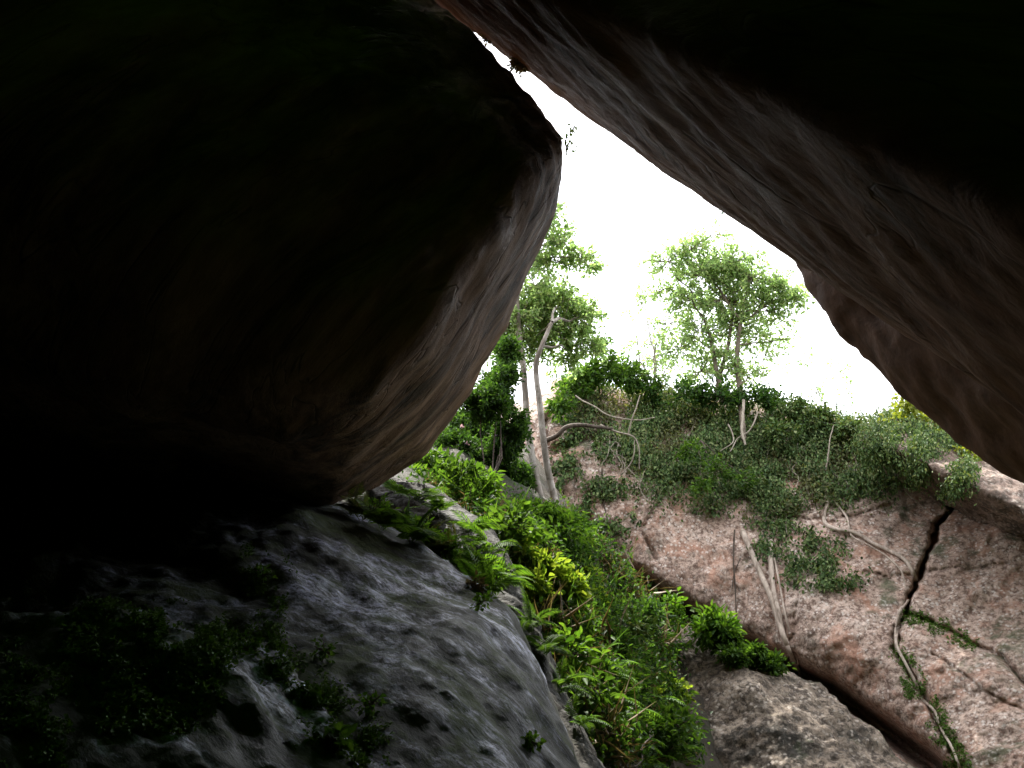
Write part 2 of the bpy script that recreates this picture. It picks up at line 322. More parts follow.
# --- cliff
ridge_pts = np.array([(380,470),(430,440),(480,420),(530,398),(556,380),(600,382),(640,391),(700,394),(760,399),(800,410),(850,424),(890,432),(940,470),(1000,495),(1100,520),(1300,600)], float)
cd = tps([(380,600,19),(420,430,21),(560,390,20.5),(640,395,20.8),(760,400,20.5),(880,430,19.5),(1000,470,18),(1200,560,15.5),(1300,900,11.5),
    (560,470,19.3),(640,520,18.6),(620,450,19.6),(720,470,19.4),(800,500,18.6),(740,560,17.8),(640,580,17.9),(780,620,16.8),(860,560,17.2),(900,520,17.8),(850,650,15.8),
    (930,600,16.2),(1024,540,16.6),(1024,640,14.9),(930,700,14.6),(1024,768,13.0),(940,768,13.6),(700,640,17.4),(760,690,16.8),(850,768,15.0),(600,700,17.5),(500,600,18.5),(700,900,15.5)])
cracks = [  # polyline, width m, depth m
    ([(949,498),(938,530),(921,570),(905,612)], .045, .6),
    ([(905,612),(895,650),(920,690),(945,735),(965,790)], .05, .25),
    ([(905,612),(945,628),(975,645),(1005,660),(1030,690)], .04, .2),
    ([(860,570),(890,578),(940,570),(1024,563)], .02, .06),
    ([(560,520),(600,560),(640,582),(668,604),(700,624),(740,644),(790,668),(830,690),(868,718),(930,764),(1000,822)], .15, 2.0),
    ([(930,652),(960,672),(990,695),(1030,715)], .022, .07),
    ([(780,515),(830,520),(890,505)], .03, .08),
    ([(560,400),(545,430),(550,450),(590,436),(610,430)], .08, .3),
    ([(660,500),(640,530),(655,560)], .04, .12),
    ([(780,540),(800,590),(790,640)], .03, .08),
]
def seg_dist(PXa, PYa, poly):
    best = np.full(PXa.shape, 1e9)
    for (x0, y0), (x1, y1) in zip(poly[:-1], poly[1:]):
        dx, dy = x1-x0, y1-y0; t = np.clip(((PXa-x0)*dx+(PYa-y0)*dy)/(dx*dx+dy*dy), 0, 1)
        best = np.minimum(best, np.hypot(PXa-x0-t*dx, PYa-y0-t*dy))
    return best
us = np.arange(380, 1301, 2.0); rows = 250
U_, W_ = np.meshgrid(us, np.linspace(0, 1, rows))
RY = np.interp(U_, ridge_pts[:, 0], ridge_pts[:, 1])
nz = np.array([noise.fractal(Vector((u*.02, 3.3, 0)), .9, 2.1, 4) for u in us])*5
RY = RY + nz[None, :]
V_ = 930 + (RY-930)*W_
D_ = cd(U_, V_)
flat_u, flat_v = U_.ravel(), V_.ravel()
fn = np.array([.16*noise.fractal(Vector((u*.012, v*.016, 1.7)), .9, 2.1, 3) + .05*(.3-abs(noise.fractal(Vector(((u+v*.5)*.03, (v-u*.3)*.03, 7.7)), .9, 2.1, 5))) + .035*noise.fractal(Vector((u*.11, v*.11, 2.2)), .8, 2.1, 4)
      for u, v in zip(flat_u, flat_v)]).reshape(U_.shape)
D_ = D_ - fn
wob = np.array([noise.fractal(Vector((u*.05, v*.05, 9)), .9, 2.1, 3) for u, v in zip(flat_u, flat_v)]).reshape(U_.shape)
for poly, w, dep in cracks:
    dist = seg_dist(U_+wob*5, V_+wob*5, poly)*D_/F
    D_ = D_ + dep*np.exp(-(dist/w)**2*1.2) + .05*dep*np.exp(-(dist/(w*3))**2)
# round over near the ridge
top = np.clip((V_-RY)/26., 0, 1); D_ = D_ + .9*(1-np.sqrt(1-(1-top)**2))
FR = Pn(U_, V_, D_)
backs = []
last = FR[-1]
for k in range(1, 9):
    a = k/8
    backs.append(last + np.array([0, 1, 0])*(a*3.0) + np.array([0, 0, 1])*(-.8*a*a*1.6))
base = backs[-1]
for k in range(1, 8):
    b_ = base.copy(); b_[:, 2] = base[:, 2] + (-1.5-base[:, 2])*k/7; backs.append(b_)
ALL = np.concatenate([FR, np.stack(backs)], 0); R_, C_ = ALL.shape[:2]
idx = np.arange(R_*C_).reshape(R_, C_)
q = np.stack([idx[:-1, :-1], idx[:-1, 1:], idx[1:, 1:], idx[1:, :-1]], -1).reshape(-1)
me = mesh_np('cliff', ALL.reshape(-1, 3), q, 4)
bm = bmesh.new(); bm.from_mesh(me); bmesh.ops.holes_fill(bm, edges=[e for e in bm.edges if e.is_boundary], sides=0); 
be = [e for e in bm.edges if e.is_boundary]
bmesh.ops.recalc_face_normals(bm, faces=bm.faces); bm.to_mesh(me); bm.free()
cliff = link_mesh('cliff', me, M['cliff']); tag(cliff, 'tall pinkish lichened rock wall split by dark cracks on the far side', 'cliff'); b_cliff = reg(cliff)
# --- lower boulder below the deep crevice
lb = PX([(648,655,15.6),(660,636,15.8),(695,624,16.0),(740,645,15.7),(790,672,15.2),(830,697,14.6),(870,727,14.0),(925,772,13.2),(1000,840,12.2),
    (668,700,14.8),(690,768,13.6),(700,860,12.4),(760,700,14.0),(780,768,13.1),(850,768,12.9),(820,860,11.8),(900,870,11.6),
    (700,650,17.2),(800,700,16.5),(900,790,14.5),(680,760,16),(1000,900,12.4)])
lowb = link_mesh('lichened_boulder', hull_mesh('lichened_boulder', lb, .05, 5, [T(.6,.13), T(1.6,.09), T(4,.07,None,(1,1,1),3.0,'ridge'), T(9,.035,None,(1,1,1),1.0,'ridge')]), M['lowrock'])
tag(lowb, 'rounded boulder blotched dark and pale below the deep crevice', 'boulder'); b_low = reg(lowb)
rb = PX([(868,424,18.8),(895,412,18.8),(935,418,18.4),(965,438,17.9),(1000,456,17.3),(1060,484,16.4),(1160,550,15),
    (868,444,17.5),(890,446,16.9),(930,464,16.1),(980,490,15.3),(1040,516,14.6),(1100,545,14.0),
    (872,462,18.9),(905,482,18.4),(945,503,17.8),(985,518,17.3),(1030,532,16.8),(1100,575,16),
    (900,420,21),(1000,450,20),(1100,520,18)])
ridge = link_mesh('ridge_boulder', hull_mesh('ridge_boulder', rb, .05, 5, [T(.6,.12), T(1.8,.09), T(5,.04,None,(1,1,1),3.0,'ridge')]), M['ridge'])
tag(ridge, 'long brown boulder draped in creeper resting on the right end of the cliff', 'boulder'); b_ridge = reg(ridge)
# --- hillside (gully) and ground
hp = []
for (px, py, d) in [(620,800,7.6),(600,740,8.6),(600,690,9.6),(590,640,10.6),(560,590,11.6),(540,560,12.4),(500,520,12.6),(450,480,12.8),(410,450,13.5),(560,520,14.8),(540,500,15.8),(600,570,14.8),(640,600,15.2),(668,690,13.6),
                    (690,800,11.6),(640,700,11.6),(640,780,9.6),(540,470,18),(500,440,17),(440,420,17.5),(400,440,17),(720,900,10),
                    (590,600,18),(640,650,18.3),(700,700,17.5),(560,560,19.5),(560,540,22),(760,780,15),(800,850,13),(860,900,12.5),(950,950,12),(850,850,16),(780,900,10)]:
    p = P(px, py, d); hp.append((p.x*100, p.y*100, p.z))
for x, y, z in [(-8,12,4.5),(-8,20,6.5),(-4,22,7),(1,22.5,4),(-9,7,2),(0,5.5,.2),(2.2,7,.3),(5,8,.0),(5,5,-.3),(-3,5,.0),(9,9,-.4),(8,14,.5)]: hp.append((x*100, y*100, z))
hf = tps(hp)
xs = np.arange(-9, 9.01, .12); ys = np.arange(5, 23.01, .12); XX, YY = np.meshgrid(xs, ys)
ZZ = hf(XX*100, YY*100)
ZZ += np.array([.28*noise.fractal(Vector((x*1.1, y*1.1, 0)), .9, 2.1, 5) for x, y in zip(XX.ravel(), YY.ravel())]).reshape(XX.shape)
edge = np.minimum.reduce([XX+9, 9-XX, YY-5, 23-YY]); e = np.clip(edge/2, 0, 1); ZZ = ZZ*e + -.3*(1-e)
idx = np.arange(XX.size).reshape(XX.shape)
q = np.stack([idx[:-1, :-1], idx[:-1, 1:], idx[1:, 1:], idx[1:, :-1]], -1).reshape(-1)
hill = link_mesh('hillside', mesh_np('hillside', np.stack([XX, YY, ZZ], -1).reshape(-1, 3), q, 4), M['soil']); tag(hill, kind='structure'); b_hill = reg(hill)
gx = np.concatenate([-np.geomspace(1500, 15, 14), np.linspace(-12, 12, 41), np.geomspace(15, 1500, 14)])
XX, YY = np.meshgrid(gx, gx+5)
ZZ = np.array([.08*noise.fractal(Vector((x*.5, y*.5, 0)), .9, 2.1, 4) for x, y in zip(XX.ravel(), YY.ravel())]).reshape(XX.shape) - .1
idx = np.arange(XX.size).reshape(XX.shape)
q = np.stack([idx[:-1, :-1], idx[:-1, 1:], idx[1:, 1:], idx[1:, :-1]], -1).reshape(-1)
gr = link_mesh('ground', mesh_np('ground', np.stack([XX, YY, ZZ], -1).reshape(-1, 3), q, 4), M['soil']); tag(gr, kind='structure')

# ------------------------------------------------------------------ plant tools
def cast(px, py, only=None):
    """first surface seen from the camera through this pixel (for standing plants on the rocks)"""
    r = ray(px, py).normalized(); best = None
    for o, b in SURF:
        if only is not None and o not in only: continue
        h, n, i, d = b.ray_cast(CAM, r)
        if h is not None and (best is None or d < best[2]):
            if n.dot(r) > 0: n = -n
            best = (h, n, d, o)
    return best
def unit(a): return a/(np.linalg.norm(a, axis=-1, keepdims=True)+1e-9)
def leaves(name, B, D, Nn, L, W, mat, parent=None, droop=.18, extra=None):
    """B base, D direction, Nn normal, L length, W half-width"""
    B = np.asarray(B, float); D = unit(np.asarray(D, float)); Nn = np.asarray(Nn, float)
    Sd = unit(np.cross(D, Nn)); Nn = unit(np.cross(Sd, D)); n = len(B)
    L = np.broadcast_to(L, n)[:, None]; W = np.broadcast_to(W, n)[:, None]
    v0 = B; v3 = B + D*L - Nn*L*droop
    a = B + D*L*.33 + Nn*L*.04; b = B + D*L*.68 - Nn*L*droop*.4
    up = Nn*W*.35
    V = np.stack([v0, a+Sd*W*.9+up, b+Sd*W*.8+up, v3, b-Sd*W*.8+up, a-Sd*W*.9+up], 1).reshape(-1, 3)
    base = (np.arange(n)*6)[:, None]
    Fq = (base + np.array([[0, 3, 2, 1, 0, 5, 4, 3]])).ravel()
    V0, F0 = V, Fq
    if extra is not None and len(extra[0]):
        F0 = np.concatenate([Fq, extra[1]+len(V)]); V0 = np.concatenate([V, extra[0]])
    me = mesh_np(name, V0, F0, 4)
    return link_mesh(name, me, mat, parent)
def tubes_np(paths, sides=5):
    Vs, Fs, off = [], [], 0
    for pts, rad in paths:
        p = np.array([tuple(x) for x in pts], float); r = np.asarray(rad, float); n = len(p)
        tg = unit(np.gradient(p, axis=0)); ref = np.array([.31, .22, .93]) if abs(tg[0, 2]) < .9 else np.array([1., .1, .1])
        s1 = unit(np.cross(tg, ref)); s2 = np.cross(tg, s1)
        an = np.arange(sides)*2*math.pi/sides
        ring = p[:, None]+(s1[:, None]*np.cos(an)[None, :, None]+s2[:, None]*np.sin(an)[None, :, None])*r[:, None, None]
        Vs.append(ring.reshape(-1, 3))
        i = np.arange(n-1)[:, None]*sides; j = np.arange(sides)[None]; jn = (j+1) % sides
        Fs.append((np.stack([i+j, i+jn, i+sides+jn, i+sides+j], -1).reshape(-1))+off)
        # cap with tip
        off += n*sides
    return np.concatenate(Vs), np.concatenate(Fs)
def tubes(name, paths, mat, parent=None, sides=6):
    V, Fq = tubes_np(paths, sides); return link_mesh(name, mesh_np(name, V, Fq, 4), mat, parent)
def wiggle(a, b, n=8, amp=.05, sag=0.0):
    a, b = Vector(a), Vector(b); L = (b-a).length; sd = random.uniform(0, 100); out = []
    for i in range(n):
        t = i/(n-1); p = a.lerp(b, t)
        w = Vector((noise.noise(Vector((t*3, sd, 0))), noise.noise(Vector((t*3, sd, 9))), noise.noise(Vector((t*3, sd, 19)))))
        out.append(p + w*amp*L*math.sin(math.pi*min(1, t*1.0)) + Vector((0, 0, -sag*L*t*t)) + Vector((0, 0, sag*L*t)))
    return out
def smooth_path(pts, rad, sub=5):
    pts = [Vector(p) for p in pts]; out = []; ro = []
    for i in range(len(pts)-1):
        p0 = pts[max(0, i-1)]; p1 = pts[i]; p2 = pts[i+1]; p3 = pts[min(len(pts)-1, i+2)]
        for k in range(sub):
            t = k/sub
            out.append(.5*((2*p1)+(-p0+p2)*t+(2*p0-5*p1+4*p2-p3)*t*t+(-p0+3*p1-3*p2+p3)*t**3)); ro.append(rad[i]*(1-t)+rad[i+1]*t)
    out.append(pts[-1]); ro.append(rad[-1]); return out, ro
def rdir(n, up=0.0):
    d = rng.normal(size=(n, 3)); d[:, 2] += up; return unit(d)
def clump(centre, rad, twigs, per, L, W, base=None, sprig=.5, leaf_up=.0, tr=.006, stem_r=.012):
    """leafy volume: twigs reach out from the centre, leaves sit along the outer part of each; returns twig paths and leaf arrays"""
    c = Vector(centre); paths = []; B = []; D = []
    for k in range(twigs):
        d = Vector(rdir(1, .15)[0]); s = random.uniform(.45, 1.0)**.6
        e = c + Vector((d.x*rad[0], d.y*rad[1], d.z*rad[2]))*s
        st = c + (e-c)*random.uniform(0, .25)
        pth = wiggle(st, e, 5, .18)
        paths.append((pth, np.linspace(tr, tr*.4, 5)))
        seg = np.array([tuple(x) for x in pth])
        t = rng.uniform(.25, 1.0, per)*4; i = np.minimum(t.astype(int), 3); f = (t-i)[:, None]
        pos = seg[i]*(1-f)+seg[i+1]*f
        ax = np.array(tuple((e-st).normalized()))
        dd = unit(ax*sprig + rng.normal(size=(per, 3))*.7 + np.array([0, 0, leaf_up]))
        pos = pos + dd*rng.uniform(0, L*.9, per)[:, None] + rng.normal(size=(per, 3))*L*.35
        B.append(pos); D.append(dd)
    return paths, np.concatenate(B), np.concatenate(D)
def leafset(name, B, D, L, W, mat, parent=None, flat=.9, droop=.2):
    n = len(B); nn = rng.normal(size=(n, 3))*.6; nn[:, 2] += flat
    return leaves(name, B, D, nn, L*rng.uniform(.6, 1.25, n), W*rng.uniform(.7, 1.2, n), mat, parent, droop)
def bush(name, label, cat, base, clumps, leafmat, L=.06, W=.018, twig='twig', group=None, part='foliage', leaf_up=0.0, accents=None, flat=.9, stem=.012):
    """clumps: (centre, radii, twigs, leaves per twig)"""
    root = empty(name, base); tag(root, label, cat, group)
    paths = []; B = []; D = []
    for (c, r, tw, per) in clumps:
        st = wiggle(base, c, 8, .12); paths.append((st, np.linspace(stem, stem*.5, 8)))
        p, b, d = clump(c, r, tw, per, L, W, leaf_up=leaf_up); paths += p; B.append(b); D.append(d)
    tubes('stem', paths, M[twig], root, 4)
    B = np.concatenate(B); D = np.concatenate(D)
    leafset(part, B, D, L, W, M[leafmat], root, flat=flat)
    if accents:
        for nm, mt, cnt, l, w in accents:
            for j in range(cnt):
                k = np.full(6, rng.integers(0, len(B))); leafset(nm, B[k]+rng.normal(size=(6, 3))*.004, rng.normal(size=(6, 3)), l, w, M[mt], root)
    return root
def fronds(base, nrm, count, length, pairs=14, leaf=.28, wr=.16, spread=1.0, up=.6, lean=None):
    """arrays for arching pinnate fronds"""
    B = []; D = []; Nn = []; L = []; paths = []
    base = np.array(tuple(base)); nrm = np.array(tuple(nrm))
    for k in range(count):
        a = random.uniform(0, 2*math.pi)
        d = unit(nrm*.7 + np.array([math.cos(a), math.sin(a), 0])*spread + np.array([0, 0, up]) + (0 if lean is None else np.array(lean)))
        ln = length*random.uniform(.45, 1.0); p = base + rng.normal(size=3)*.02; steps = pairs+3; pts = []
        for s in range(steps):
            pts.append(p.copy()); p = p + d*ln/steps; d = unit(d + np.array([0, 0, -1])*1.7/steps)
        pts = np.array(pts); tg = unit(np.gradient(pts, axis=0))
        side = unit(np.cross(tg, np.array([0, 0, 1.0])+rng.normal(size=3)*.25)); nm = unit(np.cross(side, tg))
        t = np.arange(3, steps)/(steps-1); le = ln*leaf*np.sin(np.pi*np.clip(t*.85+.12, 0, 1))**.7*(1-.75*t**3)
        for sg in (-1, 1):
            B.append(pts[3:]); D.append(side[3:]*sg + tg[3:]*.45); Nn.append(nm[3:]); L.append(le*rng.uniform(.85, 1.1, len(le)))
        paths.append((pts[::3], np.linspace(.004, .0015, len(pts[::3]))))
    return np.concatenate(B), np.concatenate(D), np.concatenate(Nn), np.concatenate(L), paths
def fern(label, spots, count, length, mat, cat='fern', name='fern', group=None, pairs=18, leaf=.26, wr=.085, up=.6, lean=None, spread=1.0):
    """spots: list of (point, normal) crowns that make one plant"""
    root = empty(name, spots[0][0]); tag(root, label, cat, group)
    for p, n in spots:
        for k in range(count):
            B, D, Nn, L, paths = fronds(p, n, 1, length, pairs, leaf, wr, spread, up, lean)
            leaves('frond', B, D, Nn, L, L*wr, M[mat], root, .12, tubes_np(paths, 3))
    return root
def inpoly(x, y, poly):
    c = False; n = len(poly)
    for i in range(n):
        x0, y0 = poly[i]; x1, y1 = poly[(i+1) % n]
        if (y0 > y) != (y1 > y) and x < (x1-x0)*(y-y0)/(y1-y0)+x0: c = not c
    return c
def scatter(poly, n, only=None, thresh=None, nscale=.02, seed=0.0, soft=0):
    """points spread over the rock surfaces inside an outlined patch"""
    xs = [p[0] for p in poly]; ys = [p[1] for p in poly]; out = []; tries = 0
    while len(out) < n and tries < n*30:
        tries += 1
        x = random.uniform(min(xs), max(xs)); y = random.uniform(min(ys), max(ys))
        jx, jy = (random.gauss(0, soft), random.gauss(0, soft)) if soft else (0, 0)
        if not inpoly(x+jx, y+jy, poly): continue
        if thresh is not None and noise.fractal(Vector((x*nscale, y*nscale, seed)), .8, 2.1, 4) < thresh+random.gauss(0, .08): continue
        h = cast(x, y, only)
        if h: out.append((h[0], h[1]))
    return out
def creeper(name, label, cat, pts, L, W, mat, off=.08, hang=.7, per=3, kind='stuff', group=None):
    p = np.array([tuple(a[0]) for a in pts]); n = np.array([tuple(a[1]) for a in pts])
    p = np.repeat(p, per, 0); n = np.repeat(n, per, 0); m = len(p)
    B = p + n*np.abs(rng.normal(size=(m, 1)))*off + rng.normal(size=(m, 3))*off*.5
    D = rng.normal(size=(m, 3))*.55 + np.array([0, 0, -hang]) + n*.3
    nn = n + rng.normal(size=(m, 3))*.45 + np.array([0, 0, .35])
    o = leaves(name, B, D, nn, L*rng.uniform(.5, 1.3, m), W*rng.uniform(.6, 1.2, m), M[mat])
    tag(o, label, cat, group, kind); return o
exec_marker = 0
# ------------------------------------------------------------------ cliff vegetation
CL = [cliff, ridge]
creeper('ivy', 'dense mass of small dark climbing leaves draped over the cliff top', 'ivy',
    scatter([(556,372),(600,376),(680,388),(760,394),(850,418),(885,428),(900,470),(880,492),(840,498),(800,492),(780,520),(740,512),(700,500),(668,498),(640,478),(618,450),(598,428),(575,412),(552,400)], 15000, CL, -.10, .03, 3.0, 10), .07, .019, 'ivy', .14, 1.0, 3)
creeper('creeper', 'paler olive creeper mingled with the dark ivy on the cliff top', 'creeper',
    scatter([(556,380),(600,384),(680,392),(760,400),(850,424),(885,436),(890,480),(840,498),(780,520),(700,505),(650,490),(600,440)], 4500, CL, .06, .035, 33.0, 8), .07, .022, 'olive2', .12, .6, 3)
creeper('creeper', 'ragged dark creeper patch beside the hanging roots on the cliff', 'creeper',
    scatter([(745,520),(800,520),(835,545),(868,572),(850,588),(810,592),(790,575),(765,560)], 1500, CL, .02, .05, 9.0, 6), .075, .022, 'ivy', .09, .9, 2)
creeper('creeper', 'hanging creeper veiling the face of the ridge boulder on the right', 'creeper',
    scatter([(866,420),(900,408),(940,418),(975,440),(978,468),(962,492),(940,492),(905,474),(872,458)], 4200, [ridge, cliff], -.05, .04, 5.0, 8), .06, .017, 'ivy', .10, 1.1, 3)
creeper('creeper', 'thin scattered climbing leaves on the rock behind the twin tree', 'creeper',
    scatter([(548,400),(600,420),(630,470),(640,520),(600,560),(570,540),(552,480)], 1500, [cliff], .08, .05, 2.0, 8), .08, .026, 'ivy', .07, .6, 2)
creeper('moss', 'green moss lining the crack to the right of the forked roots', 'moss',
    scatter([(902,605),(945,622),(980,642),(975,652),(940,635),(900,622)], 500, [cliff], -.2, .08, 2.0, 2), .035, .014, 'moss', .02, .2, 3)
creeper('moss', 'dark moss along the crack followed by the long descending root', 'moss',
    scatter([(888,640),(900,640),(925,680),(950,720),(975,770),(950,770),(930,725),(905,690)], 900, [cliff], -.1, .06, 4.0, 2), .035, .014, 'moss', .02, .3, 3)
# ridge shrubs
def at(px, py, d): return P(px, py, d)
def cl(px, py, d, rx, ry, tw, per, depth=None):   # clump size given in picture units at its distance
    s = d/F; return (P(px, py, d), (rx*s, (depth or (rx+ry)/2)*s, ry*s), tw, per)
bush('shrub', 'bushy green shrub on the cliff edge right of the twin trunks', 'shrub', at(600,400,20.3),
     [cl(578,382,20,26,18,34,26), cl(606,372,20.2,28,20,40,26), cl(632,378,20.4,22,18,30,24), cl(560,402,19.6,16,16,20,22), cl(598,350,20.2,14,16,12,16)], 'mid', .10, .03)
bush('shrub', 'low leafy shrub at the foot of the cliff top tree', 'shrub', at(720,398,20.3),
     [cl(690,392,20,26,14,26,22), cl(722,396,20,28,16,34,24), cl(760,398,20,26,13,26,22), cl(655,392,20.3,18,12,18,20)], 'dark', .09, .028)
bush('shrub', 'dark small leaved shrub hugging the cliff rim beneath the open sky', 'shrub', at(810,420,19.6),
     [cl(790,410,19.8,24,14,30,26), cl(818,420,19.5,26,14,34,26), cl(850,428,19.2,24,14,30,26), cl(780,432,19.2,22,14,26,24), cl(880,436,19,18,12,24,24)], 'ivy', .08, .026)
bush('shrub', 'mid green shrub cascading down the middle of the ivy', 'shrub', at(700,440,19.3),
     [cl(690,450,18.9,18,14,12,18), cl(716,470,18.6,20,15,14,18), cl(700,488,18.3,14,10,10,16), cl(745,480,18.5,16,12,9,16)], 'mid', .085, .024)
bush('shrub', 'bright yellow green bush overhanging the right end of the ridge', 'shrub', at(905,420,18.0),
     [cl(918,408,17.8,20,10,9,12), cl(940,420,17.6,22,11,12,12), cl(955,436,17.3,14,10,9,12), cl(895,420,17.9,14,10,8,10), cl(968,458,16.6,9,9,8,14), cl(908,398,17.8,10,8,5,8)], 'yellow', .12, .042, group=None)
bush('sapling', 'sparse leafy sapling standing against the sky right of the cliff top tree', 'sapling', at(835,425,20),
     [cl(815,392,20.4,18,14,6,8), cl(838,372,20.4,20,14,8,8), cl(852,388,20.4,16,10,6,7), cl(806,360,20.4,12,10,4,6)], 'tree', .08, .026, twig='twig', stem=.014)
bush('sapling', 'thin grey stemmed sapling with few leaves left of the cliff top tree', 'sapling', at(655,395,20.4),
     [cl(645,300,20.6,14,22,7,8), cl(655,345,20.6,18,22,12,10), cl(632,350,20.6,16,18,9,9), cl(665,370,20.4,18,14,10,12), cl(625,318,20.6,10,14,4,7), cl(642,375,20.5,24,12,10,9)], 'tree', .08, .026, twig='drytwig', stem=.02)
# ------------------------------------------------------------------ trees
def tree(name, label, trunks, clumps, leafmat, bark, L, W, limbs, group=None, flat=.7):
    base = trunks[0][0][0]
    root = empty(name, base); tag(root, label, 'tree', group)
    for pts, rad in trunks:
        p, r = smooth_path(pts, rad, 5)
        p = [q + Vector((noise.noise(q*1.3), noise.noise(q*1.3+Vector((9, 0, 0))), 0))*.035 for q in p]
        tubes('trunk', [(p, r)], M[bark], root, 10)
    paths = []; B = []; D = []
    for (a, b, r) in limbs: paths.append((wiggle(a, b, 10, .12, .05), np.linspace(r, r*.35, 10)))
    for (c, r, tw, per) in clumps:
        p, b, d = clump(c, tuple(v*1.6 for v in r), int(tw*2.1), int(per*1.6), L, W, tr=.009); paths += p; B.append(b); D.append(d)
    tubes('branch', paths, M[bark], root, 5)
    leafset('crown', np.concatenate(B), np.concatenate(D), L, W, M[leafmat], root, flat=flat)
    return root
A = at
def ch(px, py, lift, rx, ry, tw, per):
    h = cast(px, py, [hill]); d = (h[0]-CAM).dot(Vector((0, CT, ST))) - lift if h else 13
    return cl(px, py, d, rx, ry, tw, per)
tree('tree', 'tall twin trunked pale barked tree rising beside the hanging boulder',
    [([A(560,575,14.9),A(552,545,15.2),A(541,503,15.6),A(532,455,15.9),A(525,400,16.2),A(520,340,16.4),A(517,290,16.6),A(524,262,16.7)], [.075,.068,.060,.056,.052,.048,.04,.03]),
     ([A(576,572,15.0),A(564,535,15.3),A(554,498,15.7),A(546,455,15.9),A(539,405,16.1),A(535,368,16.2),A(541,346,16.2),A(552,322,16.3)], [.07,.062,.055,.052,.05,.045,.038,.03])],
    [cl(548,222,16.8,12,12,9,12), cl(562,240,16.9,16,12,12,12), cl(582,258,16.9,12,9,10,13), cl(556,262,16.9,14,9,9,12), cl(553,208,16.9,10,7,6,10), cl(590,268,17,8,6,5,9), cl(540,266,16.9,12,10,8,12), cl(541,246,16.8,14,14,12,13), cl(535,285,16.8,18,14,12,13),
     cl(560,300,16.9,20,16,22,18), cl(582,318,17,20,18,22,18), cl(555,330,16.9,22,18,26,18), cl(580,345,17,16,12,13,16), cl(520,320,16.7,20,20,26,18), cl(505,345,16.6,16,20,24,18), cl(530,350,16.8,16,14,14,15), cl(568,362,17,16,10,9,14), cl(596,352,17,8,8,5,9), cl(538,308,16.8,18,14,18,16)],
    'tree', 'palebark', .072, .024,
    [(A(517,290,16.6),A(548,228,16.8),.03),(A(517,292,16.6),A(505,345,16.5),.025),(A(524,262,16.7),A(580,258,16.9),.022),(A(552,322,16.3),A(585,318,17),.035),(A(552,322,16.3),A(560,300,16.9),.03),(A(541,346,16.2),A(575,350,17),.025),(A(519,320,16.5),A(540,285,16.8),.025),(A(552,322,16.3),A(530,345,16.8),.02)])
tree('tree', 'wide spreading leafy tree growing on the cliff top against the sky',
    [([A(744,440,19.3),A(742,412,19.8),A(740,385,20.4),A(737,350,20.7),A(741,320,20.8)], [.05,.055,.06,.05,.035]),
     ([A(724,402,20.4),A(720,380,20.6),A(713,350,20.8),A(704,318,20.9)], [.055,.05,.04,.025]),
     ([A(716,398,20.5),A(722,372,20.7),A(728,345,20.9),A(735,300,21)], [.05,.045,.035,.025])],
    [cl(668,262,21,22,12,15,14), cl(690,250,21,20,11,12,13), cl(700,275,21,26,15,28,16), cl(730,262,21,24,14,26,17), cl(752,280,21,24,16,28,17), cl(782,290,21,20,14,22,15), cl(795,300,21,13,9,9,13),
     cl(690,300,21,22,14,20,15), cl(722,300,21,24,16,28,16), cl(760,310,21,22,14,20,15), cl(735,325,21,22,14,22,15), cl(700,332,21,22,16,20,14), cl(680,350,20.9,20,16,14,13), cl(755,338,21,22,10,10,12), cl(785,340,21,12,6,4,10),
     cl(725,355,20.9,24,16,18,14), cl(745,375,20.7,22,14,14,13), cl(700,372,20.8,20,14,14,13), cl(662,290,21,12,10,5,10), cl(668,325,21,18,14,7,9), cl(655,355,20.9,16,12,8,9), cl(778,318,21,16,12,8,10), cl(640,300,21,8,10,3,7), cl(765,358,20.8,18,10,7,9), cl(715,235,21,16,8,5,9), cl(700,240,21,10,8,3,7)],
    'tree', 'bark', .078, .025,
    [(A(741,320,20.8),A(690,255,21),.03),(A(741,322,20.8),A(785,290,21),.03),(A(737,345,20.7),A(790,340,21),.02),(A(704,318,20.9),A(668,264,21),.025),(A(735,300,21),A(730,258,21),.02),(A(713,350,20.8),A(680,330,21),.02),(A(741,320,20.8),A(752,275,21),.022),(A(740,385,20.4),A(758,370,20.8),.02)])
# dark evergreen shrub under the boulder flank
bush('shrub', 'tall dense dark green shrub with violet flowers between the hanging boulder and twin tree', 'shrub', at(480,520,13.6),
     [cl(500,382,15,24,26,70,34), ch(470,430,.4,34,26,110,34), cl(485,405,14.6,32,24,90,34), cl(505,440,15.2,24,22,70,32), cl(512,425,15,20,24,60,32), ch(455,448,.5,30,20,80,32), ch(495,464,.5,32,24,95,34), ch(520,480,.4,16,20,44,30), ch(440,470,.3,24,14,54,28), ch(468,488,.4,26,14,54,30), cl(508,350,15.4,16,16,34,30)],
     'dark', .065, .019, accents=[('flower', 'violet', 55, .05, .02)])
bush('shrub', 'light green long leaved bush in front of the dark flowering shrub', 'shrub', at(440,500,11.6),
     [cl(425,462,12.2,20,10,22,18), cl(445,486,11.8,22,10,26,18), cl(478,487,12.2,24,14,30,20), cl(415,478,11.6,14,10,16,18)], 'fern', .10, .015, flat=.5)
